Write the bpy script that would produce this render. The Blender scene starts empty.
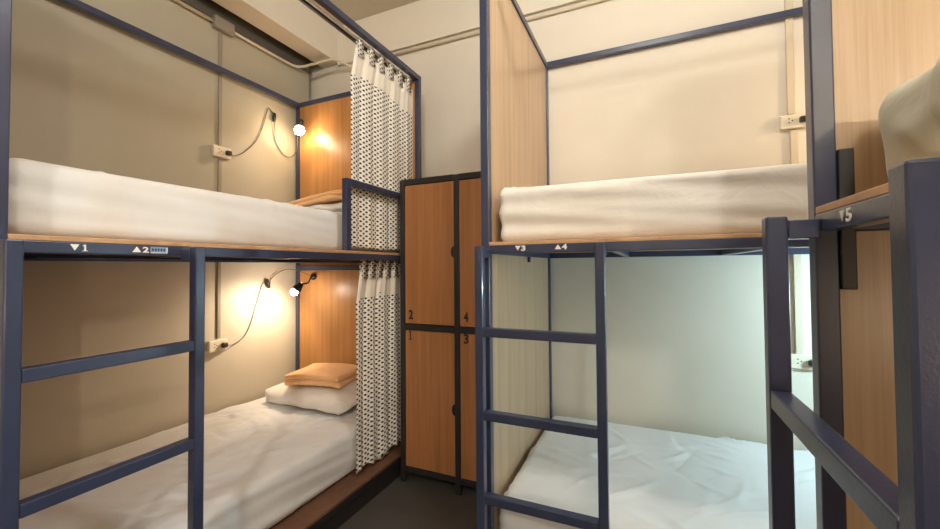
import bpy, bmesh, math, random
from mathutils import Vector, Matrix, noise
random.seed(4)
S = bpy.context.scene
COL = S.collection

# ------------------------------------------------------------------ materials
def new_mat(name):
    m = bpy.data.materials.new(name); m.use_nodes = True
    nt = m.node_tree; b = nt.nodes['Principled BSDF']
    return m, nt, b
def set_in(b, **kw):
    for k, v in kw.items():
        k = k.replace('_', ' ')
        if k in b.inputs:
            b.inputs[k].default_value = (*v, 1) if isinstance(v, tuple) and len(v) == 3 else v
def plain(name, col, rough=.5, metal=0, **kw):
    m, nt, b = new_mat(name); set_in(b, Base_Color=col, Roughness=rough, Metallic=metal, **kw); return m
def tex_coords(nt, scale, kind='Object'):
    tc = nt.nodes.new('ShaderNodeTexCoord'); mp = nt.nodes.new('ShaderNodeMapping')
    mp.inputs['Scale'].default_value = scale
    nt.links.new(tc.outputs[kind], mp.inputs['Vector']); return mp.outputs['Vector']
def noise_node(nt, vec, scale, detail=3, rough=.5, dist=0):
    n = nt.nodes.new('ShaderNodeTexNoise'); n.inputs['Scale'].default_value = scale
    n.inputs['Detail'].default_value = detail; n.inputs['Roughness'].default_value = rough
    n.inputs['Distortion'].default_value = dist
    nt.links.new(vec, n.inputs['Vector']); return n.outputs['Fac']
def ramp(nt, fac, stops):
    r = nt.nodes.new('ShaderNodeValToRGB'); e = r.color_ramp.elements
    while len(e) < len(stops): e.new(.5)
    for k, (p, c) in enumerate(stops): e[k].position = p; e[k].color = (*c, 1)
    nt.links.new(fac, r.inputs['Fac']); return r.outputs['Color']
def bump(nt, b, fac, strength, dist=.01):
    n = nt.nodes.new('ShaderNodeBump'); n.inputs['Strength'].default_value = strength
    n.inputs['Distance'].default_value = dist
    nt.links.new(fac, n.inputs['Height']); nt.links.new(n.outputs['Normal'], b.inputs['Normal'])
def painted(name, c1, c2, scale=1.5, rough=.8, bs=.08):
    m, nt, b = new_mat(name); v = tex_coords(nt, (1, 1, 1))
    f = noise_node(nt, v, scale, 5, .6)
    nt.links.new(ramp(nt, f, [(.35, c1), (.65, c2)]), b.inputs['Base Color'])
    set_in(b, Roughness=rough)
    bump(nt, b, noise_node(nt, v, 60, 4), bs, .004); return m
def navy_paint():
    m, nt, b = new_mat('navy_gloss_paint'); v = tex_coords(nt, (1, 1, 1))
    f = noise_node(nt, v, 6, 3)
    nt.links.new(ramp(nt, f, [(.3, (.026, .034, .074)), (.7, (.038, .048, .098))]), b.inputs['Base Color'])
    set_in(b, Roughness=.33, Coat_Weight=.35, Coat_Roughness=.12)
    bump(nt, b, noise_node(nt, v, 130, 4, .65), .22, .002); return m
def wood(name, dark, mid, light, rough=.32, stretch=(26, 26, .9)):
    m, nt, b = new_mat(name)
    v = tex_coords(nt, stretch); f = noise_node(nt, v, 1.0, 5, .55, .4)
    v2 = tex_coords(nt, (stretch[0] * 6, stretch[1] * 6, stretch[2] * 3)); f2 = noise_node(nt, v2, 1, 3, .6)
    mx = nt.nodes.new('ShaderNodeMix'); mx.data_type = 'FLOAT'; mx.inputs[0].default_value = .35
    nt.links.new(f, mx.inputs[2]); nt.links.new(f2, mx.inputs[3])
    nt.links.new(ramp(nt, mx.outputs[0], [(.33, dark), (.5, mid), (.68, light)]), b.inputs['Base Color'])
    set_in(b, Roughness=rough); bump(nt, b, f2, .05, .002); return m
def cloth(name, c1, c2, rough=.9, stretch=(2, 2, 2), bs=.35, dist=.012):
    m, nt, b = new_mat(name); v = tex_coords(nt, stretch)
    f = noise_node(nt, v, 2.2, 5, .55, .6)
    nt.links.new(ramp(nt, f, [(.3, c1), (.7, c2)]), b.inputs['Base Color'])
    set_in(b, Roughness=rough, Sheen_Weight=.15)
    bump(nt, b, f, bs, dist); return m
def dotted(name, base, dot, pitch=.030, radius=.0068):
    m, nt, b = new_mat(name)
    tc = nt.nodes.new('ShaderNodeTexCoord')
    def lattice(off):
        a = nt.nodes.new('ShaderNodeVectorMath'); a.operation = 'SCALE'; a.inputs['Scale'].default_value = 1 / pitch
        nt.links.new(tc.outputs['UV'], a.inputs[0])
        o = nt.nodes.new('ShaderNodeVectorMath'); o.operation = 'ADD'; o.inputs[1].default_value = (off, off, 0)
        nt.links.new(a.outputs[0], o.inputs[0])
        f = nt.nodes.new('ShaderNodeVectorMath'); f.operation = 'FRACTION'; nt.links.new(o.outputs[0], f.inputs[0])
        s = nt.nodes.new('ShaderNodeVectorMath'); s.operation = 'SUBTRACT'; s.inputs[1].default_value = (.5, .5, 0)
        nt.links.new(f.outputs[0], s.inputs[0])
        k = nt.nodes.new('ShaderNodeVectorMath'); k.operation = 'MULTIPLY'; k.inputs[1].default_value = (1, 1, 0)
        nt.links.new(s.outputs[0], k.inputs[0])
        l = nt.nodes.new('ShaderNodeVectorMath'); l.operation = 'LENGTH'; nt.links.new(k.outputs[0], l.inputs[0])
        return l.outputs['Value']
    mn = nt.nodes.new('ShaderNodeMath'); mn.operation = 'MINIMUM'
    nt.links.new(lattice(0), mn.inputs[0]); nt.links.new(lattice(.5), mn.inputs[1])
    lt = nt.nodes.new('ShaderNodeMath'); lt.operation = 'LESS_THAN'; lt.inputs[1].default_value = radius / pitch
    nt.links.new(mn.outputs[0], lt.inputs[0])
    mx = nt.nodes.new('ShaderNodeMix'); mx.data_type = 'RGBA'
    mx.inputs[6].default_value = (*base, 1); mx.inputs[7].default_value = (*dot, 1)
    nt.links.new(lt.outputs[0], mx.inputs[0]); nt.links.new(mx.outputs[2], b.inputs['Base Color'])
    set_in(b, Roughness=.9); return m
def glow(name, col, strength):
    m, nt, b = new_mat(name); set_in(b, Base_Color=col, Emission_Color=col, Emission_Strength=strength); return m

NAVY = navy_paint()
PANEL = wood('beech_laminate', (.40, .275, .165), (.50, .355, .225), (.58, .43, .29))
HEADW = wood('amber_laminate', (.33, .15, .045), (.42, .20, .065), (.50, .25, .09), .36)
LOCKW = wood('cherry_laminate', (.31, .125, .042), (.38, .165, .060), (.45, .20, .078), .38)
BOARD = wood('plywood', (.42, .24, .12), (.52, .31, .17), (.60, .38, .22), .5, (6, 6, 6))
BROWNB = wood('brown_plywood', (.11, .05, .028), (.15, .07, .04), (.19, .09, .05), .6, (6, 6, 6))
BLACKM = plain('black_metal', (.020, .018, .018), .45)
BLACKP = plain('black_plastic', (.012, .012, .013), .4)
CREAM = painted('cream_wall_paint', (.70, .645, .545), (.74, .685, .585))
OLIVE = painted('olive_partition_paint', (.395, .36, .275), (.43, .395, .305), 1.2, .55)
SAND = painted('sand_partition', (.54, .49, .395), (.58, .53, .43), 1.2, .55)
RECESS_SHADE = plain('recess_shade_paint', (.10, .088, .070), .6)
CEILM = painted('ceiling_paint', (.54, .49, .41), (.58, .53, .45), 1.2, .9)
FLOORM = painted('dark_grey_floor', (.060, .056, .050), (.075, .070, .062), 3, .5, .1)
SHEET = cloth('white_sheet', (.70, .70, .70), (.75, .75, .75), stretch=(1.2, 1.2, 1.2))
SHEETW = cloth('cream_sheet', (.74, .71, .66), (.78, .75, .70), stretch=(3, 3, 3), bs=.5)
BEIGE = cloth('beige_sheet', (.43, .41, .31), (.49, .47, .36), stretch=(3, 3, 3), bs=.6)
ORANGE = cloth('orange_towel', (.78, .44, .20), (.84, .50, .25), stretch=(8, 8, 8), bs=.3, dist=.005)
DOTS = dotted('dotted_curtain_cloth', (.88, .85, .77), (.018, .016, .016), .027, .0055)
TABS = dotted('dotted_tab_cloth', (.88, .85, .77), (.018, .016, .016), .026, .0050)
PLAINC = cloth('plain_curtain_cloth', (.86, .80, .70), (.88, .82, .72), stretch=(5, 5, 5), bs=.1)
WHITE = plain('white_marking', (.85, .85, .85), .5)
IVORY = plain('ivory_plastic', (.74, .68, .54), .35)
PIPE = plain('cream_conduit_paint', (.62, .54, .40), .45)
DULLP = plain('olive_conduit_paint', (.30, .26, .19), .5)
GREYBOX = plain('grey_box', (.26, .23, .18), .5)
STICK = plain('pale_blue_sticker', (.22, .36, .55), .5)
RODM = plain('white_rod', (.78, .76, .72), .3)
CORD = plain('dark_cord', (.10, .085, .07), .5)
WARMB = glow('warm_bulb', (1, .74, .46), 95)
COOLB = glow('cool_bulb', (.47, .82, 1), 500)
BRIGHTB = glow('bright_warm_bulb', (1, .84, .66), 135)
DIFF = glow('lamp_diffuser', (1, .90, .75), 6)

# ------------------------------------------------------------------ helpers
def tag(o, label=None, cat=None, group=None, kind=None):
    if label: o['label'] = label
    if cat: o['category'] = cat
    if group: o['group'] = group
    if kind: o['kind'] = kind
    return o
def thing(name, label, cat, loc, group=None):
    o = bpy.data.objects.new(name, None); o.location = loc; o.empty_display_size = .05
    COL.objects.link(o); WL[o.name] = Vector(loc); return tag(o, label, cat, group)
WL = {}
def obj(name, bm, mats, parent=None, smooth=False, loc=None):
    base = WL[parent.name] if parent else Vector(loc or (0, 0, 0))
    bmesh.ops.translate(bm, verts=bm.verts, vec=-base)
    me = bpy.data.meshes.new(name); bm.to_mesh(me); bm.free()
    for m in (mats if isinstance(mats, (list, tuple)) else [mats]): me.materials.append(m)
    for p in me.polygons: p.use_smooth = smooth
    o = bpy.data.objects.new(name, me); COL.objects.link(o)
    if parent: o.parent = parent
    else: o.location = base
    WL[o.name] = base
    return o
def fixn(bm): bmesh.ops.recalc_face_normals(bm, faces=bm.faces)
def box(bm, a, b, bev=.0, seg=2):
    lo = [min(a[i], b[i]) for i in range(3)]; hi = [max(a[i], b[i]) for i in range(3)]
    vs = [bm.verts.new((x, y, z)) for x in (lo[0], hi[0]) for y in (lo[1], hi[1]) for z in (lo[2], hi[2])]
    idx = ((0, 1, 3, 2), (4, 6, 7, 5), (0, 4, 5, 1), (2, 3, 7, 6), (0, 2, 6, 4), (1, 5, 7, 3))
    fs = [bm.faces.new([vs[i] for i in f]) for f in idx]
    if bev > 0:
        es = list({e for f in fs for e in f.edges})
        bmesh.ops.bevel(bm, geom=es, offset=bev, segments=seg, profile=.5, affect='EDGES')
    return bm
def B(a, b, bev=.0, seg=2):
    bm = bmesh.new(); box(bm, a, b, bev, seg); fixn(bm); return bm
def tube(bm, pts, r, n=8, cap=True):
    pts = [Vector(p) for p in pts]; rings = []
    up = None
    for i, p in enumerate(pts):
        d = (pts[min(i + 1, len(pts) - 1)] - pts[max(i - 1, 0)]).normalized()
        if up is None: up = d.orthogonal().normalized()
        up = (up - d * up.dot(d)).normalized(); s = d.cross(up)
        rr = r[i] if isinstance(r, (list, tuple)) else r
        rings.append([bm.verts.new(p + (up * math.cos(2 * math.pi * k / n) + s * math.sin(2 * math.pi * k / n)) * rr) for k in range(n)])
    for a, b in zip(rings, rings[1:]):
        for k in range(n): bm.faces.new((a[k], a[(k + 1) % n], b[(k + 1) % n], b[k]))
    if cap: bm.faces.new(rings[0][::-1]); bm.faces.new(rings[-1])
def T(pts, r, n=8):
    bm = bmesh.new(); tube(bm, pts, r, n); fixn(bm); return bm
def smooth_pts(pts, k=6):
    P = [Vector(p) for p in pts]; P = [P[0] * 2 - P[1]] + P + [P[-1] * 2 - P[-2]]; out = []
    for i in range(1, len(P) - 2):
        for j in range(k):
            t = j / k; a, b, c, d = P[i - 1:i + 3]
            out.append(.5 * ((2 * b) + (-a + c) * t + (2 * a - 5 * b + 4 * c - d) * t * t + (-a + 3 * b - 3 * c + d) * t ** 3))
    return out + [P[-2]]
def lathe(bm, c, d, prof, n=20, cap=True):
    c = Vector(c); d = Vector(d).normalized(); u = d.orthogonal().normalized(); s = d.cross(u); rings = []
    for h, r in prof:
        rings.append([bm.verts.new(c + d * h + (u * math.cos(2 * math.pi * k / n) + s * math.sin(2 * math.pi * k / n)) * max(r, .0004)) for k in range(n)])
    for a, b in zip(rings, rings[1:]):
        for k in range(n): bm.faces.new((a[k], a[(k + 1) % n], b[(k + 1) % n], b[k]))
    if cap: bm.faces.new(rings[0][::-1]); bm.faces.new(rings[-1])
def soft_box(lo, hi, r, step=.03, disp=None):
    """box with round edges, gridded finely enough to carry folds"""
    bm = bmesh.new()
    def ticks(a, b):
        t = [a, a + .15 * r, a + .4 * r, a + .7 * r, a + r]; m = max(1, int((b - a - 2 * r) / step))
        t += [a + r + (b - a - 2 * r) * i / m for i in range(1, m)]
        return t + [b - r, b - .7 * r, b - .4 * r, b - .15 * r, b]
    tk = [ticks(lo[i], hi[i]) for i in range(3)]
    for ax in range(3):
        u, v = [i for i in range(3) if i != ax]
        for val in (lo[ax], hi[ax]):
            g = []
            for a in tk[u]:
                row = []
                for b in tk[v]:
                    q = [0, 0, 0]; q[ax] = val; q[u] = a; q[v] = b; q = Vector(q)
                    inner = Vector([min(max(q[i], lo[i] + r), hi[i] - r) for i in range(3)])
                    dd = (q - inner).normalized(); p = inner + dd * r
                    if disp: p = p + disp(p, dd)
                    row.append(bm.verts.new(p))
                g.append(row)
            for i in range(len(g) - 1):
                for j in range(len(g[0]) - 1):
                    bm.faces.new((g[i][j], g[i + 1][j], g[i + 1][j + 1], g[i][j + 1]))
    bmesh.ops.remove_doubles(bm, verts=bm.verts, dist=1e-5); fixn(bm); return bm
def glyph(body, to_world, w, h, depth=.0015, bold=.0):
    """a printed character: unit-square outline mapped by to_world(x, y, d)"""
    cu = bpy.data.curves.new('glyph', 'FONT'); cu.body = body; cu.extrude = .02; cu.offset = bold
    cu.resolution_u = 4
    ob = bpy.data.objects.new('glyph', cu); COL.objects.link(ob); bpy.context.view_layer.update()
    me = bpy.data.meshes.new_from_object(ob.evaluated_get(bpy.context.evaluated_depsgraph_get()))
    bpy.data.objects.remove(ob); bpy.data.curves.remove(cu)
    xs = [v.co.x for v in me.vertices]; ys = [v.co.y for v in me.vertices]
    x0, x1, y0, y1 = min(xs), max(xs), min(ys), max(ys)
    for v in me.vertices:
        v.co = Vector(to_world((v.co.x - x0) / (x1 - x0) * w, (v.co.y - y0) / (y1 - y0) * h, (v.co.z + .02) / .04 * depth))
    bm = bmesh.new(); bm.from_mesh(me); bpy.data.meshes.remove(me); fixn(bm); return bm
def digit_one(to_world, w, h, depth=.0015):
    bm = bmesh.new()
    for x0, y0, x1, y1 in ((.34, .08, .66, 1), (0, 0, 1, .10), (.10, .74, .36, .86), (.20, .84, .40, .95)):
        c = [to_world(x * w, y * h, d) for d in (0, depth) for x, y in ((x0, y0), (x1, y0), (x1, y1), (x0, y1))]
        v = [bm.verts.new(q) for q in c]
        for f in ((0, 1, 2, 3), (7, 6, 5, 4), (0, 4, 5, 1), (1, 5, 6, 2), (2, 6, 7, 3), (3, 7, 4, 0)): bm.faces.new([v[i] for i in f])
    fixn(bm); return bm
def tri(to_world, w, h, up, depth=.0015):
    bm = bmesh.new(); p = ((0, 0), (w, 0), (w / 2, h)) if up else ((0, h), (w, h), (w / 2, 0))
    a = [bm.verts.new(to_world(x, y, 0)) for x, y in p]; b = [bm.verts.new(to_world(x, y, depth)) for x, y in p]
    bm.faces.new(a); bm.faces.new(b)
    for i in range(3): bm.faces.new((a[i], a[(i + 1) % 3], b[(i + 1) % 3], b[i]))
    fixn(bm); return bm

# ------------------------------------------------------------------ the room
YW, XL, XR, YN, ZC = 2.552, -2.56, 1.47, -2.5, 3.265
def struct(name, bm, m): o = obj(name, bm, m); o['kind'] = 'structure'; return o
struct('floor', B((-2.9, YN - .1, -.1), (XR + .1, YW + .15, 0)), FLOORM)
struct('ceiling', B((-2.9, YN - .1, ZC), (XR + .1, YW + .15, ZC + .1)), CEILM)
struct('wall_far', B((-2.74, YW, 0), (XR, YW + .1, ZC)), CREAM)
struct('wall_outer_left', B((-2.84, YN, 0), (-2.74, YW + .1, ZC)), CREAM)
struct('wall_left', B((XL - .02, YN, 1.34), (XL, 2.476, ZC)), OLIVE)
struct('wall_left_lower', B((XL - .02, YN, 0), (XL, 2.476, 1.34)), SAND)  # lower part of the partition in a paler sand tone than above
struct('trim_3', B((XL - .004, YN, 2.906), (XL + .010, 2.478, 3.12), .002), RECESS_SHADE)   # dark strip painted in for the shade in the recess behind the beam
struct('wall_right', B((XR, YN, 0), (XR + .1, YW + .1, ZC)), CREAM)
struct('wall_near', B((-2.84, YN - .1, 0), (XR + .1, YN, ZC)), CREAM)
struct('trim_1', B((-2.475, YN, 2.968), (-2.30, YW, ZC), .003), CREAM)        # beam above the left wall
struct('trim_2', B((-2.30, YW - .028, 2.943), (XR, YW, ZC), .002), CREAM)    # shallow beam on the far wall
bm = bmesh.new(); box(bm, (-1.25, YN, 0), (-.35, YN + .045, 2.05), .004); fixn(bm)
struct('door_1', bm, PANEL)

# conduits, junction box and outlets
cz = 2.912
t = thing('wall_conduit', 'thin cream conduit running along the left wall below the beam and down to the outlets', 'conduit', (XL, 1.71, 2.9))
obj('pipe', T([(XL + .022, -2.3, 2.882), (XL + .022, 1.655, 2.882)], .010, 10), PIPE, t, True)
obj('pipe', T(smooth_pts([(XL + .022, 1.79, 2.882), (XL + .022, 2.2, 2.882), (XL + .03, 2.30, 2.884), (XL + .07, 2.345, 2.892), (-2.42, 2.37, 2.905), (-2.30, 2.39, 2.918), (-2.22, 2.41, 2.922),
    (-2.17, 2.45, 2.90), (-2.13, 2.51, 2.885), (-2.08, 2.535, 2.90), (-2.02, 2.538, cz)]), .010, 10), PIPE, t, True)
obj('junction_box', B((XL, 1.655, 2.845), (XL + .045, 1.79, 2.925), .008), GREYBOX, t)
obj('conduit_cover', B((XL, 1.704, 2.05), (XL + .010, 1.726, 2.85), .002), DULLP, t)
obj('conduit_cover', B((XL, 1.704, .83), (XL + .010, 1.726, 2.00), .002), DULLP, t)
t = thing('wall_conduit', 'thin cream conduit along the far wall above the lockers, dropping behind the right bunk', 'conduit', (.69, YW, 2.9))
obj('pipe', T([(-2.02, YW - .014, cz), (-1, YW - .014, cz), (1.4, YW - .014, cz)], .010, 10), PIPE, t, True)
obj('conduit_cover', B((.676, YW - .016, 2.055), (.708, YW, cz - .01), .002), PIPE, t)
obj('conduit_cover', B((.684, YW - .016, .82), (.716, YW, 1.97), .002), PIPE, t)

def outlet(label, F, plug):
    """F(u, z, d): u along the wall, d out of it; plate 0.12 x 0.07"""
    t = thing('wall_outlet', label, 'outlet', F(.06, .035, 0), None)
    obj('cover_plate', B(F(0, 0, 0), F(.12, .072, .028), .005), IVORY, t)
    for u0 in (.032, .085):
        for dz in (.026, .046):
            obj('socket_slot', B(F(u0, dz, .0275), F(u0 + .006, dz + .006, .0288)), BLACKP, t)
        obj('socket_slot', B(F(u0 + .014, .036, .0275), F(u0 + .020, .042, .0288)), BLACKP, t)
    if plug: obj('plug', B(F(.075, .02, .0288), F(.108, .050, .055), .006), BLACKP, t)
    return t
outlet('ivory outlet on the left wall above the upper mattress', lambda u, z, d: (XL + d, 1.660 + u, 2.010 + z), True)
outlet('ivory outlet on the left wall inside the lower bunk with the glowing lamp', lambda u, z, d: (XL + d, 1.640 + u, .750 + z), True)
outlet('ivory outlet on the far wall above the upper right mattress', lambda u, z, d: (.642 + u, YW - d, 1.978 + z), True)
outlet('ivory outlet on the far wall inside the lower right bunk, seen between ladder and post', lambda u, z, d: (.652 + u, YW - d, .752 + z), True)

# ------------------------------------------------------------------ bunk beds
W = .034
def bunk(name_label, F, L, D, lad, zp, front_u, back_u, lz, wood_m=None, board_ext=0, open_foot=False):
    """F(u, v, z) -> world. u=0 at the ladder end, v=0 at the aisle face."""
    t = thing('bunk_bed', name_label, 'bunk bed', F(L / 2, D / 2, 0))
    def part(nm, a, b, m=NAVY, bev=.003, par=None): return obj(nm, B(F(*a), F(*b), bev), m, par or t)
    for u in (0, L - W):
        for v in (0, D - W): part('post', (u, v, 0), (u + W, v + W, 2.59))
    for v in (0, D - W):
        part('top_rail', (W, v, 2.556), (L - W, v + W, 2.59))
        part('platform_rail', (W, v, zp - .032), (L - W, v + W, zp))
        part('base_rail', (W, v, .085), (L - W, v + W, .12), BLACKM)
    for u in (0, L - W):
        part('top_rail', (u, W, 2.556), (u + W, D - W, 2.59))
        part('platform_rail', (u, W, zp - .032), (u + W, D - W, zp))
        part('base_rail', (u, W, .085), (u + W, D - W, .12))
    part('kick_board', (W, .010, 0), (L - W, .026, .085), BLACKM, .001)
    for k in range(1, 4):
        u = L * k / 4; part('cross_bar', (u - .015, W, zp - .031), (u + .015, D - W, zp - .004), NAVY, .002)
    part('platform_board', (.004, .002, zp), (L - .004, D - .004 + board_ext, zp + .014), BOARD, .002)
    part('base_board', (.004, .002, .12), (L - .004, D - .004, .134), BROWNB, .002)
    for u in (0, L - W):
        if not (open_foot and u > 0): part('end_panel', (u + .010, W, zp + .014), (u + .024, D - W, 2.556), wood_m or PANEL, .001)
        part('end_panel', (u + .010, W, .134), (u + .024, D - W, zp - .032), wood_m or PANEL, .001)
    # ladder standing 8 cm proud of the frame
    ld = obj('ladder', B(F(lad[0], -.046, lz - .042), F(lad[0] + .032, 0, lz - .008), .002), NAVY, t)
    s2 = lad[1]
    obj('ladder_bracket', B(F(s2 - .032, -.046, lz - .042), F(s2, 0, lz - .008), .002), NAVY, ld)
    obj('stringer', B(F(lad[0], -.08, 0), F(lad[0] + .032, -.046, lz), .004), NAVY, ld)
    obj('stringer', B(F(s2 - .032, -.08, 0), F(s2, -.046, lz), .004), NAVY, ld)
    for zt in (1.052, .743, .437, .13):
        obj('rung', B(F(lad[0] + .032, -.079, zt - .033), F(s2 - .032, -.047, zt), .003), NAVY, ld)
    return t

FL = lambda u, v, z: (-1.40 - v, .39 + u, z)
FR = lambda u, v, z: (-.60 + u, 1.46 + v, z)
F5 = lambda u, v, z: (.28 + v, .952 - u, z)
bedL = bunk('navy steel bunk bed with wooden head panel along the left wall', FL, 1.96, 1.134, (.004, .452), 1.355, 0, 0, 1.352, HEADW, .028)
bedR = bunk('navy steel bunk bed across the far wall right of the lockers', FR, 1.96, 1.088, (.004, .472), 1.363, 0, 0, 1.358)
bed5 = bunk('navy steel bunk bed in the right foreground with a triangle and 5', F5, 1.96, 1.134, (.030, .499), 1.370, 0, 0, 1.368, open_foot=True)

# left bed: guard rail at the head end, curtain rods
obj('guard_post', B((-1.436, 1.608, 1.369), (-1.402, 1.642, 1.745), .003), NAVY, bedL)
obj('guard_rail', B((-1.436, 1.642, 1.711), (-1.402, 2.316, 1.745), .003), NAVY, bedL)
obj('curtain_rod', T([(-1.448, .424, 2.548), (-1.448, 2.316, 2.548)], .007, 10), RODM, bedL, True)
obj('rod_bracket', B((-1.478, .424, 2.538), (-1.462, 2.316, 2.558), .002), NAVY, bedL)
obj('curtain_rod', T([(-1.455, .424, 1.312), (-1.455, 2.316, 1.312)], .007, 10), NAVY, bedL, True)
obj('panel_rail', B((-2.5, 2.300, 1.262), (-1.434, 2.326, 1.300), .003), NAVY, bedL)
obj('dark_plate', B((.314, .912, 1.235), (.336, .9275, 1.485), .002), BLACKM, bed5)  # narrow dark plate on the end panel beside the post
# right bed: dark hooks seen under the end panel rail
obj('cable_clip', B((-.572, 2.03, 1.302), (-.562, 2.06, 1.330), .002), NAVY, bedR)

# numbers painted on the platform rails
gl = lambda y0, z0: (lambda x, y, d: (-1.40 + d, y0 + x, z0 + y))
gr = lambda x0, z0: (lambda x, y, d: (x0 + x, 1.46 - d, z0 + y))
g5 = lambda y0, z0: (lambda x, y, d: (.28 - d, y0 - x, z0 + y))
obj('number_mark', tri(gl(.536, 1.332), .019, .017, False), WHITE, bedL)
obj('number_mark', digit_one(gl(.561, 1.331), .012, .018), WHITE, bedL)
obj('number_mark', tri(gl(.676, 1.332), .023, .017, True), WHITE, bedL)
obj('number_mark', glyph('2', gl(.703, 1.331), .016, .018, bold=.03), WHITE, bedL)
obj('sticker', B((-1.3995, .723, 1.330), (-1.3985, .772, 1.350)), STICK, bedL)
for k in range(5):
    obj('sticker_mark', B((-1.3987, .727 + k * .008, 1.337), (-1.3981, .732 + k * .008, 1.345)), NAVY, bedL)
obj('sticker_mark', B((-1.3987, .725, 1.3305), (-1.3981, .770, 1.3325)), WHITE, bedL)
obj('sticker_mark', B((-1.3987, .768, 1.333), (-1.3981, .771, 1.348)), WHITE, bedL)
obj('number_mark', tri(gr(-.460, 1.341), .022, .018, False, .0015), WHITE, bedR)
obj('number_mark', glyph('3', gr(-.436, 1.339), .017, .021, bold=.04), WHITE, bedR)
obj('number_mark', tri(gr(-.309, 1.342), .024, .018, True, .0015), WHITE, bedR)
obj('number_mark', glyph('4', gr(-.283, 1.341), .019, .020, bold=.04), WHITE, bedR)
obj('number_mark', tri(g5(.812, 1.347), .017, .017, False, .0015), WHITE, bed5)
obj('number_mark', glyph('5', g5(.791, 1.344), .018, .021, bold=.02), WHITE, bed5)

# ------------------------------------------------------------------ mattresses, pillows, towels
def ridg(p, sx, sy, sz, off=0):
    n = noise.noise(Vector((p.x * sx + off, p.y * sy + off * .7, p.z * sz - off)))
    return n
def mattress(label, lo, hi, disp, mat=SHEET, r=.045):
    o = obj('mattress', soft_box(lo, hi, r, .013, disp), mat, None, True, ((lo[0] + hi[0]) / 2, (lo[1] + hi[1]) / 2, lo[2]))
    return tag(o, label, 'mattress')
def keep(lo, hi):
    """folds fade out at the underside so the mattress sits flat"""
    return lambda p: min(1, max(0, (p.z - lo[2]) / .05))
def d_side_long(ax, lo, amp=.005, off=0):
    k = keep(lo, None)
    def f(p, n):
        s = (p.y if ax == 'y' else p.x)
        a = noise.noise(Vector((s * 1.3 + off, p.z * 22 + s * 2.0, off)))
        b = noise.noise(Vector((p.x * 3 + off, p.y * 3, p.z * 9)))
        c = noise.noise(Vector((p.x * 14, p.y * 14 + off, p.z * 14)))
        return n * (a * amp + b * amp * .7 + c * .0012) * k(p)
    return f
def d_top(lo, ang, amp=.006, off=0):
    k = keep(lo, None); ca, sa = math.cos(ang), math.sin(ang)
    def f(p, n):
        u = p.x * ca + p.y * sa; v = -p.x * sa + p.y * ca
        w = noise.noise(Vector((u * 2 + off, v * 11, off))); w = (1 - abs(w) * 2.4); w = max(0, w) ** 4
        g = max(0, noise.noise(Vector((p.x * 2.1 + off, p.y * 2.1, 3.3))) + .1)
        b = noise.noise(Vector((p.x * 2.5, p.y * 2.5 + off, p.z * 8)))
        return n * (w * g * amp * 3.2 + b * amp * .6) * k(p)
    return f
def creases(seed, x0, x1, y0, y1, n, h=.005, wd=.011):
    rnd = random.Random(seed); C_ = []
    for _ in range(n):
        a = rnd.gauss(.5, .5) if rnd.random() < .7 else rnd.uniform(0, 3.1)
        C_.append((rnd.uniform(x0, x1), rnd.uniform(y0, y1), math.cos(a), math.sin(a), rnd.uniform(.05, .20), rnd.uniform(.5, 1.2) * h * rnd.choice((1, 1, -1)), wd * rnd.uniform(.7, 1.6), rnd.uniform(-1.6, 1.6)))
    def f(p, n_):
        s_ = 0
        for cx, cy, ca, sa, L_, hh, w_, bend in C_:
            dx, dy = p.x - cx, p.y - cy; t_ = dx * ca + dy * sa
            if abs(t_) > 2.2 * L_: continue
            d_ = -dx * sa + dy * ca + bend * t_ * t_
            if abs(d_) > .06: continue
            s_ += hh * math.exp(-(d_ / w_) ** 2 - (t_ / L_) ** 2)
        return n_ * s_
    return f
def plus(f, g): return lambda p, n: f(p, n) + g(p, n)
def mix(f, g):
    return lambda p, n: f(p, n) * (1 - abs(n.z)) + g(p, n) * abs(n.z)
lo, hi = (-2.53, .44, 1.369), (-1.492, 2.29, 1.582)
mattress('white sheeted mattress on the upper left bunk, above the numbers 1 and 2', lo, hi, mix(d_side_long('y', lo, .010, 2), d_top(lo, .4)))
lo, hi = (-2.53, .44, .134), (-1.512, 2.30, .372)
mattress('white sheeted mattress in the lower left bunk under the orange towel', lo, hi, mix(d_side_long('y', lo, .010, 5), plus(d_top(lo, 1.1, .009, 1), creases(3, -2.35, -1.62, .8, 1.9, 50, .0095))))
lo, hi = (-.545, 1.515, 1.377), (1.30, 2.50, 1.596)
mattress('cream sheeted mattress on the upper right bunk, above the numbers 3 and 4', lo, hi, mix(d_side_long('x', lo, .011, 8), d_top(lo, .2)), SHEETW, .03)
lo, hi = (-.562, 1.50, .134), (1.30, 2.51, .365)
mattress('white sheeted mattress in the lower right bunk lit by cool light', lo, hi, mix(d_side_long('x', lo, .010, 11), plus(d_top(lo, -.35, .011, 4), creases(9, -.4, 1.0, 1.62, 2.35, 60, .010))))
lo, hi = (.345, -.90, 1.384), (1.36, .866, 1.560)
def d5(p, n):
    a = noise.noise(Vector((p.x * 9, p.y * 7 + p.z * 3, p.z * 7)))
    w = max(0, 1 - abs(noise.noise(Vector((p.x * 5 + p.z * 9, p.y * 9 - p.z * 6, 4)))) * 3) ** 3
    return n * (a * .008 + w * .008) * min(1, max(0, (p.z - 1.384) / .05))
mattress('bundled beige sheeted mattress on the upper right foreground bunk', lo, hi, d5, BEIGE, .04)

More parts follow.
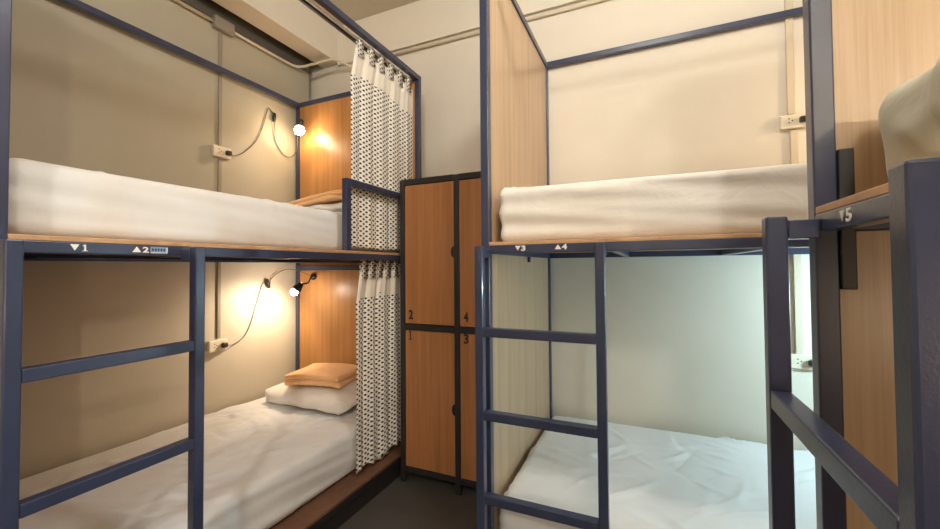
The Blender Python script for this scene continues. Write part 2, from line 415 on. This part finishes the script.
def pillow_bm(c, a, b, h, rot=0, tilt=0):
    bm = bmesh.new(); bmesh.ops.create_uvsphere(bm, u_segments=48, v_segments=28, radius=1)
    R_ = Matrix.Rotation(rot, 3, 'Z') @ Matrix.Rotation(tilt, 3, 'X')
    for v in bm.verts:
        x, y, z = v.co; m = max(abs(x), abs(y)); r_ = math.hypot(x, y)
        e = r_ ** .35
        th = math.atan2(y, x); cx, cy = math.cos(th), math.sin(th)
        sq = 1 / (abs(cx) ** 5 + abs(cy) ** 5) ** (1 / 5)
        px, py = cx * sq * e if r_ > 1e-6 else 0, cy * sq * e if r_ > 1e-6 else 0
        edge = max(0, 1 - max(abs(px), abs(py)) ** 2.6) ** .55
        pz = math.copysign(edge, z)
        p = Vector((px * a, py * b, pz * h))
        p += Vector((0, 0, 1)) * noise.noise(Vector((p.x * 9, p.y * 9, rot))) * .010
        v.co = R_ @ p
        v.co += Vector(c)
    fixn(bm); return bm
def settle(bm, z): 
    for v in bm.verts:
        if v.co.z < z: v.co.z = z + (v.co.z - z) * .02
    return bm
o = obj('pillow', settle(pillow_bm((-2.02, 2.06, .448), .36, .20, .075, .0, .06), .389), SHEETW, None, True, (-2.02, 2.06, .385))
tag(o, 'white pillow in the lower left bunk under the folded orange towel', 'pillow')
o = obj('pillow', settle(pillow_bm((-1.80, 2.05, 1.645), .26, .21, .045, .05), 1.602), SHEETW, None, True, (-1.86, 2.05, 1.592))
tag(o, 'white pillow at the head of the upper left bunk, mostly hidden', 'pillow')

def towel(label, c, a, b, layers, th, rot, z0, sag):
    t = thing('folded_towel', label, 'towel', (c[0], c[1], z0))
    R_ = Matrix.Rotation(rot, 3, 'Z')
    for k in range(layers):
        s = 1 - .02 * k
        bm = soft_box((-a * s, -b * s, 0), (a * s, b * s, th), th * .48, .018)
        for v in bm.verts:
            p = v.co.copy(); w = noise.noise(Vector((p.x * 7 + k, p.y * 7, k))) * .006
            v.co = R_ @ Vector((p.x + .006 * math.sin(p.y * 20 + k), p.y, p.z)) + Vector((c[0], c[1], z0 + k * th * .96 + w + sag(p.x, p.y)))
        obj('folded_layer', bm, ORANGE, t, True)
    return t
towel('folded orange towel stacked on the white pillow in the lower left bunk', (-2.00, 2.08), .20, .165, 2, .037, .22, .530, lambda x, y: -.05 * (abs(x) / .2) ** 2.5 * .25)
towel('folded orange towel lying on the upper left mattress by the curtain', (-1.90, 2.02), .31, .19, 2, .026, .05, 1.694, lambda x, y: -.075 * max(0, min(1, (.16 - x) / .47)) ** 1.3 - (.02 if x > .27 else 0))

# ------------------------------------------------------------------ curtains
def curtain(label, X, y0, y1, ztop, zbot, rodz, rodr, tabs, zsplit, nf, amp, rag):
    t = thing('curtain', label, 'curtain', (X, (y0 + y1) / 2, rodz))
    N, M = 260, 60
    def pos(s, v):
        """s along the cloth, v from 0 top to 1 bottom"""
        z = ztop + (zbot - ztop) * v
        spread = .93 + .07 * min(1, v * 6) if v < .3 else 1
        y = y1 - (y1 - y0) * (1 - s) * spread
        ph = 2 * math.pi * nf * s
        am = amp * (.55 + .45 * min(1, v * 4)) * (1 + .25 * math.sin(3.1 * ph / nf + 5 * s))
        drift = .6 * math.sin(2.3 * v + 4 * s)
        x = X + am * math.sin(ph + drift) + .3 * am * math.sin(2.3 * ph + 3 * v)
        yy = y + .35 * am * math.sin(2 * ph + drift)
        if v > .985: z += rag * math.sin(ph * 1.4) * .5 + rag * math.sin(ph * .37)
        return Vector((x, yy, z))
    bm = bmesh.new(); uvl = bm.loops.layers.uv.new('UVMap')
    g = []; acc = [0]
    for i in range(N + 1):
        g.append([bm.verts.new(pos(i / N, (j / M))) for j in range(M + 1)])
        if i: acc.append(acc[-1] + (pos(i / N, .5) - pos((i - 1) / N, .5)).length)
    for i in range(N):
        for j in range(M):
            f = bm.faces.new((g[i][j], g[i + 1][j], g[i + 1][j + 1], g[i][j + 1]))
            zz = (g[i][j].co.z + g[i][j + 1].co.z) / 2
            f.material_index = 1 if zz > zsplit + .025 * math.sin(acc[i] * 7) else 0
            for l, (a, b) in zip(f.loops, ((i, j), (i + 1, j), (i + 1, j + 1), (i, j + 1))):
                l[uvl].uv = (acc[a] * .60, ztop + (zbot - ztop) * b / M)
    c = obj('curtain_cloth', bm, [DOTS, PLAINC], t, True)
    so = c.modifiers.new('thickness', 'SOLIDIFY'); so.thickness = .0015; so.offset = 0
    rx = X
    for k in range(tabs):
        s = (k + .35) / tabs; p = pos(s, 0)
        bm = bmesh.new(); uvl = bm.loops.layers.uv.new('UVMap'); hw = .026; n = 16; ring = []
        pts = [(p.x + .010, ztop - .045)]
        for q in range(n + 1):
            a = -.25 * math.pi + q / n * 1.5 * math.pi
            pts.append((X + math.cos(a) * (rodr + .005), rodz + math.sin(a) * (rodr + .005)))
        pts.append((p.x - .010, ztop - .045))
        al = p.y; prev = None
        for (x, z) in pts:
            if prev: al += math.hypot(x - prev[0], z - prev[1])
            prev = (x, z)
            w = hw * (1 - .15 * (1 if z > rodz - .03 else 0))
            ring.append((bm.verts.new((x, p.y - w, z)), bm.verts.new((x, p.y + w, z)), al))
        for a, b in zip(ring, ring[1:]):
            f = bm.faces.new((a[0], a[1], b[1], b[0]))
            for l, uv in zip(f.loops, ((0, a[2]), (.03, a[2]), (.03, b[2]), (0, b[2]))): l[uvl].uv = uv
        o = obj('curtain_tab', bm, TABS, t, True)
        so = o.modifiers.new('thickness', 'SOLIDIFY'); so.thickness = .0015
    return t
curtain('dotted cream curtain hanging on the upper left bunk behind the guard rail', -1.450, 1.690, 2.322, 2.500, 1.388, 2.548, .007, 6, 2.33, 5, .006, .003)
curtain('dotted cream curtain hanging on the lower left bunk beside the lockers', -1.455, 1.735, 2.298, 1.262, .165, 1.312, .007, 7, 1.10, 5, .008, .012)

# ------------------------------------------------------------------ lockers
LX0, LX1, LY0, LY1, LZ = -1.372, -.640, 2.04, 2.545, 1.81
t = thing('locker_cabinet', 'cherry wood locker with four numbered doors in a black steel frame', 'locker', ((LX0 + LX1) / 2, (LY0 + LY1) / 2, 0))
mx = -1.008
for x in (LX0, mx, LX1 - .032):
    for y in (LY0, LY1 - .03): obj('frame_post', B((x, y, 0), (x + .032, y + .03, LZ), .002), BLACKM, t)
for z in (.062, .907, LZ - .032):
    h = .034 if z > .5 else .03
    for a, b in ((LX0 + .032, mx), (mx + .032, LX1 - .032)):
        obj('frame_rail', B((a, LY0, z), (b, LY0 + .03, z + h), .002), BLACKM, t)
for x in (LX0 + .008, LX1 - .018): obj('side_panel', B((x, LY0 + .03, .07), (x + .010, LY1 - .03, LZ - .01)), LOCKW, t)
obj('back_panel', B((LX0 + .032, LY1 - .016, .07), (LX1 - .032, LY1 - .006, LZ - .01)), LOCKW, t)
obj('top_panel', B((LX0 + .032, LY0 + .03, LZ - .022), (LX1 - .032, LY1 - .03, LZ - .004)), LOCKW, t)
obj('bottom_panel', B((LX0 + .032, LY0 + .03, .07), (LX1 - .032, LY1 - .03, .085)), LOCKW, t)
nums = {(0, 1): '2', (0, 0): '1', (1, 1): '4', (1, 0): '3'}
for (cx, cz_), n in nums.items():
    a, b = ((LX0 + .034, mx - .002), (mx + .034, LX1 - .034))[cx]
    z0, z1 = ((.096, .903), (.945, LZ - .036))[cz_]
    dr = obj('door', B((a, LY0 + .006, z0), (b, LY0 + .024, z1), .0015), LOCKW, t)
    gx = ((-1.314, -.951))[cx]; gz = .848 if cz_ == 0 else .970
    obj('door_number', digit_one((lambda x, y, d, gx=gx, gz=gz: (gx + x, LY0 + .006 - d, gz + y)), .022, .056) if n == '1' else glyph(n, (lambda x, y, d, gx=gx, gz=gz: (gx + x, LY0 + .006 - d, gz + y)), .030, .056, bold=.03), BLACKP, dr)
    hz = .47 if cz_ == 0 else 1.367
    bm = bmesh.new(); pr = []
    for k in range(17):
        th = math.pi / 2 + math.pi * k / 16; pr.append((b + math.cos(th) * .019, hz + math.sin(th) * .032))
    v0 = [bm.verts.new((x, LY0 + .0045, z)) for x, z in pr]; v1 = [bm.verts.new((x, LY0 + .012, z)) for x, z in pr]
    bm.faces.new(v0); bm.faces.new(v1)
    for k in range(len(pr)): q = (k + 1) % len(pr); bm.faces.new((v0[k], v0[q], v1[q], v1[k]))
    fixn(bm); obj('finger_pull', bm, BLACKP, dr)

# ------------------------------------------------------------------ reading lamps
def light(name, kind, loc, energy, col, par=None, **kw):
    l = bpy.data.lights.new(name, kind); l.energy = energy; l.color = col
    for k, v in kw.items(): setattr(l, k, v)
    o = bpy.data.objects.new(name, l); o.location = loc; COL.objects.link(o)
    if par: o.parent = par; o.location = Vector(loc) - WL[par.name]
    return o
def aim(o, d): o.rotation_euler = Vector(d).to_track_quat('-Z', 'Y').to_euler()
def reading_lamp(label, base, base_n, neck, bulb, d, bulbm, col, power, br=.032, spot=2.3):
    t = thing('reading_lamp', label, 'lamp', base)
    bm = bmesh.new(); lathe(bm, base, base_n, [(0, .026), (.014, .026), (.020, .020), (.026, .010)]); fixn(bm)
    obj('lamp_base', bm, BLACKP, t, True)
    d = Vector(d).normalized(); b = Vector(bulb); back = b - d * .05
    obj('lamp_neck', T(smooth_pts([Vector(base) + Vector(base_n) * .02] + [Vector(p) for p in neck] + [back]), .006, 8), BLACKP, t, True)
    bm = bmesh.new(); lathe(bm, back, d, [(-.01, .010), (0, .020), (.02, .024), (.045, .034), (.045, .031), (.02, .021), (.004, .016)], cap=False); fixn(bm)
    obj('lamp_shade', bm, BLACKP, t, True)
    bm = bmesh.new(); bmesh.ops.create_uvsphere(bm, u_segments=24, v_segments=16, radius=br); bmesh.ops.translate(bm, verts=bm.verts, vec=b + d * .022)
    obj('bulb', bm, bulbm, t, True)
    l = light('lamp_light', 'SPOT', b + d * (.028 + br), power, col, t, spot_size=spot, spot_blend=.6, shadow_soft_size=.02)
    aim(l, d); return t
WARM = (1, .80, .56)
lampU = reading_lamp('lit reading lamp on the corner post of the upper left bunk', (-2.455, 2.295, 2.42), (0, -1, 0), [(-2.45, 2.25, 2.43)], (-2.385, 2.215, 2.332), (.5, -.5, -.75), WARMB, WARM, 7, .036, 2.9)
lampD = reading_lamp('lit reading lamp clipped to the head panel of the lower left bunk', (-2.345, 2.320, 1.215), (0, -1, 0), [(-2.31, 2.25, 1.205), (-2.24, 2.16, 1.175)], (-2.262, 2.075, 1.130), (-.62, -.22, -.75), BRIGHTB, WARM, 12, .026, 2.7)
lampRU = reading_lamp('lit reading lamp at the far right end of the upper right bunk', (1.33, 2.40, 2.15), (-1, 0, 0), [(1.28, 2.38, 2.15)], (1.21, 2.34, 2.10), (-.9, -.25, -.35), WARMB, WARM, 6, .03, 2.8)
lampRD = reading_lamp('cool white reading lamp at the right end of the lower right bunk', (1.33, 2.15, 1.16), (-1, 0, 0), [(1.28, 2.13, 1.16)], (1.21, 2.10, 1.12), (-.95, .15, -.30), COOLB, (.66, .90, 1.0), 14, .03, 2.9)
lamp5U = reading_lamp('lit reading lamp at the near end of the upper right foreground bunk', (1.385, -.90, 2.10), (-1, 0, 0), [(1.34, -.90, 2.10)], (1.28, -.86, 2.05), (-.6, .7, -.2), WARMB, WARM, 26, .03, 2.4)
lamp5D = reading_lamp('lit reading lamp at the near end of the lower right foreground bunk', (1.385, -.90, 1.05), (-1, 0, 0), [(1.34, -.90, 1.05)], (1.28, -.86, 1.0), (-.6, .7, -.1), WARMB, WARM, 12, .03, 2.4)

def cord_on(par, pts, switch=None, r=.003):
    obj('cord', T(smooth_pts(pts), r, 6), CORD, par, True)
    if switch:
        bm = bmesh.new(); lathe(bm, switch[0], switch[1], [(-.036, .005), (-.03, .011), (0, .014), (.03, .011), (.036, .005)], 14); fixn(bm)
        obj('cord_switch', bm, BLACKP, par, True)
xw = XL + .008
k_ = lambda y, z, d=0: (xw + d, y * .989, 1.28 + (z - 1.28) * .989)
cord_on(lampU, [k_(1.79, 2.052, .035), k_(1.825, 2.052, .01), k_(1.913, 2.105), k_(2.008, 2.22), k_(2.065, 2.36), k_(2.099, 2.478), k_(2.125, 2.474), k_(2.142, 2.44, .01),
    k_(2.147, 2.38, .01), k_(2.155, 2.29), k_(2.185, 2.22), k_(2.244, 2.167), k_(2.301, 2.162, .01), (-2.50, 2.292, 2.20), (-2.485, 2.288, 2.30), (-2.47, 2.285, 2.415)],
    (k_(2.144, 2.425, .012), (0, .1, 1)))
cord_on(lampD, [k_(1.77, .775, .035), k_(1.825, .768, .01), k_(1.906, .800), k_(1.959, .878), k_(2.006, 1.015), k_(2.054, 1.155), k_(2.087, 1.185, .006), k_(2.11, 1.15, .01),
    k_(2.13, 1.21, .01), (-2.52, 2.20, 1.27), (-2.45, 2.26, 1.262), (-2.355, 2.29, 1.225)], (k_(2.092, 1.168, .014), (0, .3, -1)), .0028)

# ceiling lights (fixtures stand behind and above the camera)
def ceiling_light(label, c, power, col=(1, .96, .90), size=.34):
    t = thing('ceiling_light', label, 'lamp', (c[0], c[1], ZC))
    bm = bmesh.new(); lathe(bm, (c[0], c[1], ZC), (0, 0, -1), [(0, size / 2 + .02), (.05, size / 2 + .02), (.055, size / 2 + .01)], 40); fixn(bm); obj('housing', bm, RODM, t)
    bm = bmesh.new(); lathe(bm, (c[0], c[1], ZC - .055), (0, 0, -1), [(0, size / 2), (.02, size / 2 - .02), (.03, size / 4), (.032, 0)], 40); fixn(bm); obj('diffuser', bm, DIFF, t, True)
    l = light('ceiling_lamp_light', 'POINT', (c[0], c[1], ZC - .22), power, col, t, shadow_soft_size=.10)
    return t
ceiling_light('round ceiling light above the aisle between the bunks', (.05, .93), 41)
ceiling_light('round ceiling light near the door behind the bunks', (.55, -1.95), 105)

w = bpy.data.worlds.new('room_air'); S.world = w; w.use_nodes = True
w.node_tree.nodes['Background'].inputs[0].default_value = (1, .9, .78, 1)
w.node_tree.nodes['Background'].inputs[1].default_value = .02

# ------------------------------------------------------------------ camera
f, yaw, pit, rol = 399, math.radians(23.95), math.radians(1.31), math.radians(-.445)
fw = Vector((-math.sin(yaw) * math.cos(pit), math.cos(yaw) * math.cos(pit), math.sin(pit)))
r0 = Vector((math.cos(yaw), math.sin(yaw), 0)); u0 = r0.cross(fw)
rr = r0 * math.cos(rol) + u0 * math.sin(rol); uu = -r0 * math.sin(rol) + u0 * math.cos(rol)
cam = bpy.data.cameras.new('camera'); co = bpy.data.objects.new('camera', cam); COL.objects.link(co)
M = Matrix((rr, uu, -fw)).transposed().to_4x4(); M.translation = (0, 0, 1.28); co.matrix_world = M
cam.sensor_width = 36; cam.sensor_fit = 'HORIZONTAL'; cam.lens = f / 940 * 36
cam.shift_y = (257.8 - 264.5) / 940; cam.clip_start = .02
S.camera = co
S.view_settings.view_transform = 'Standard'; S.view_settings.look = 'None'
S.view_settings.gamma = 1; S.view_settings.use_curve_mapping = False; S.view_settings.exposure = 0.34
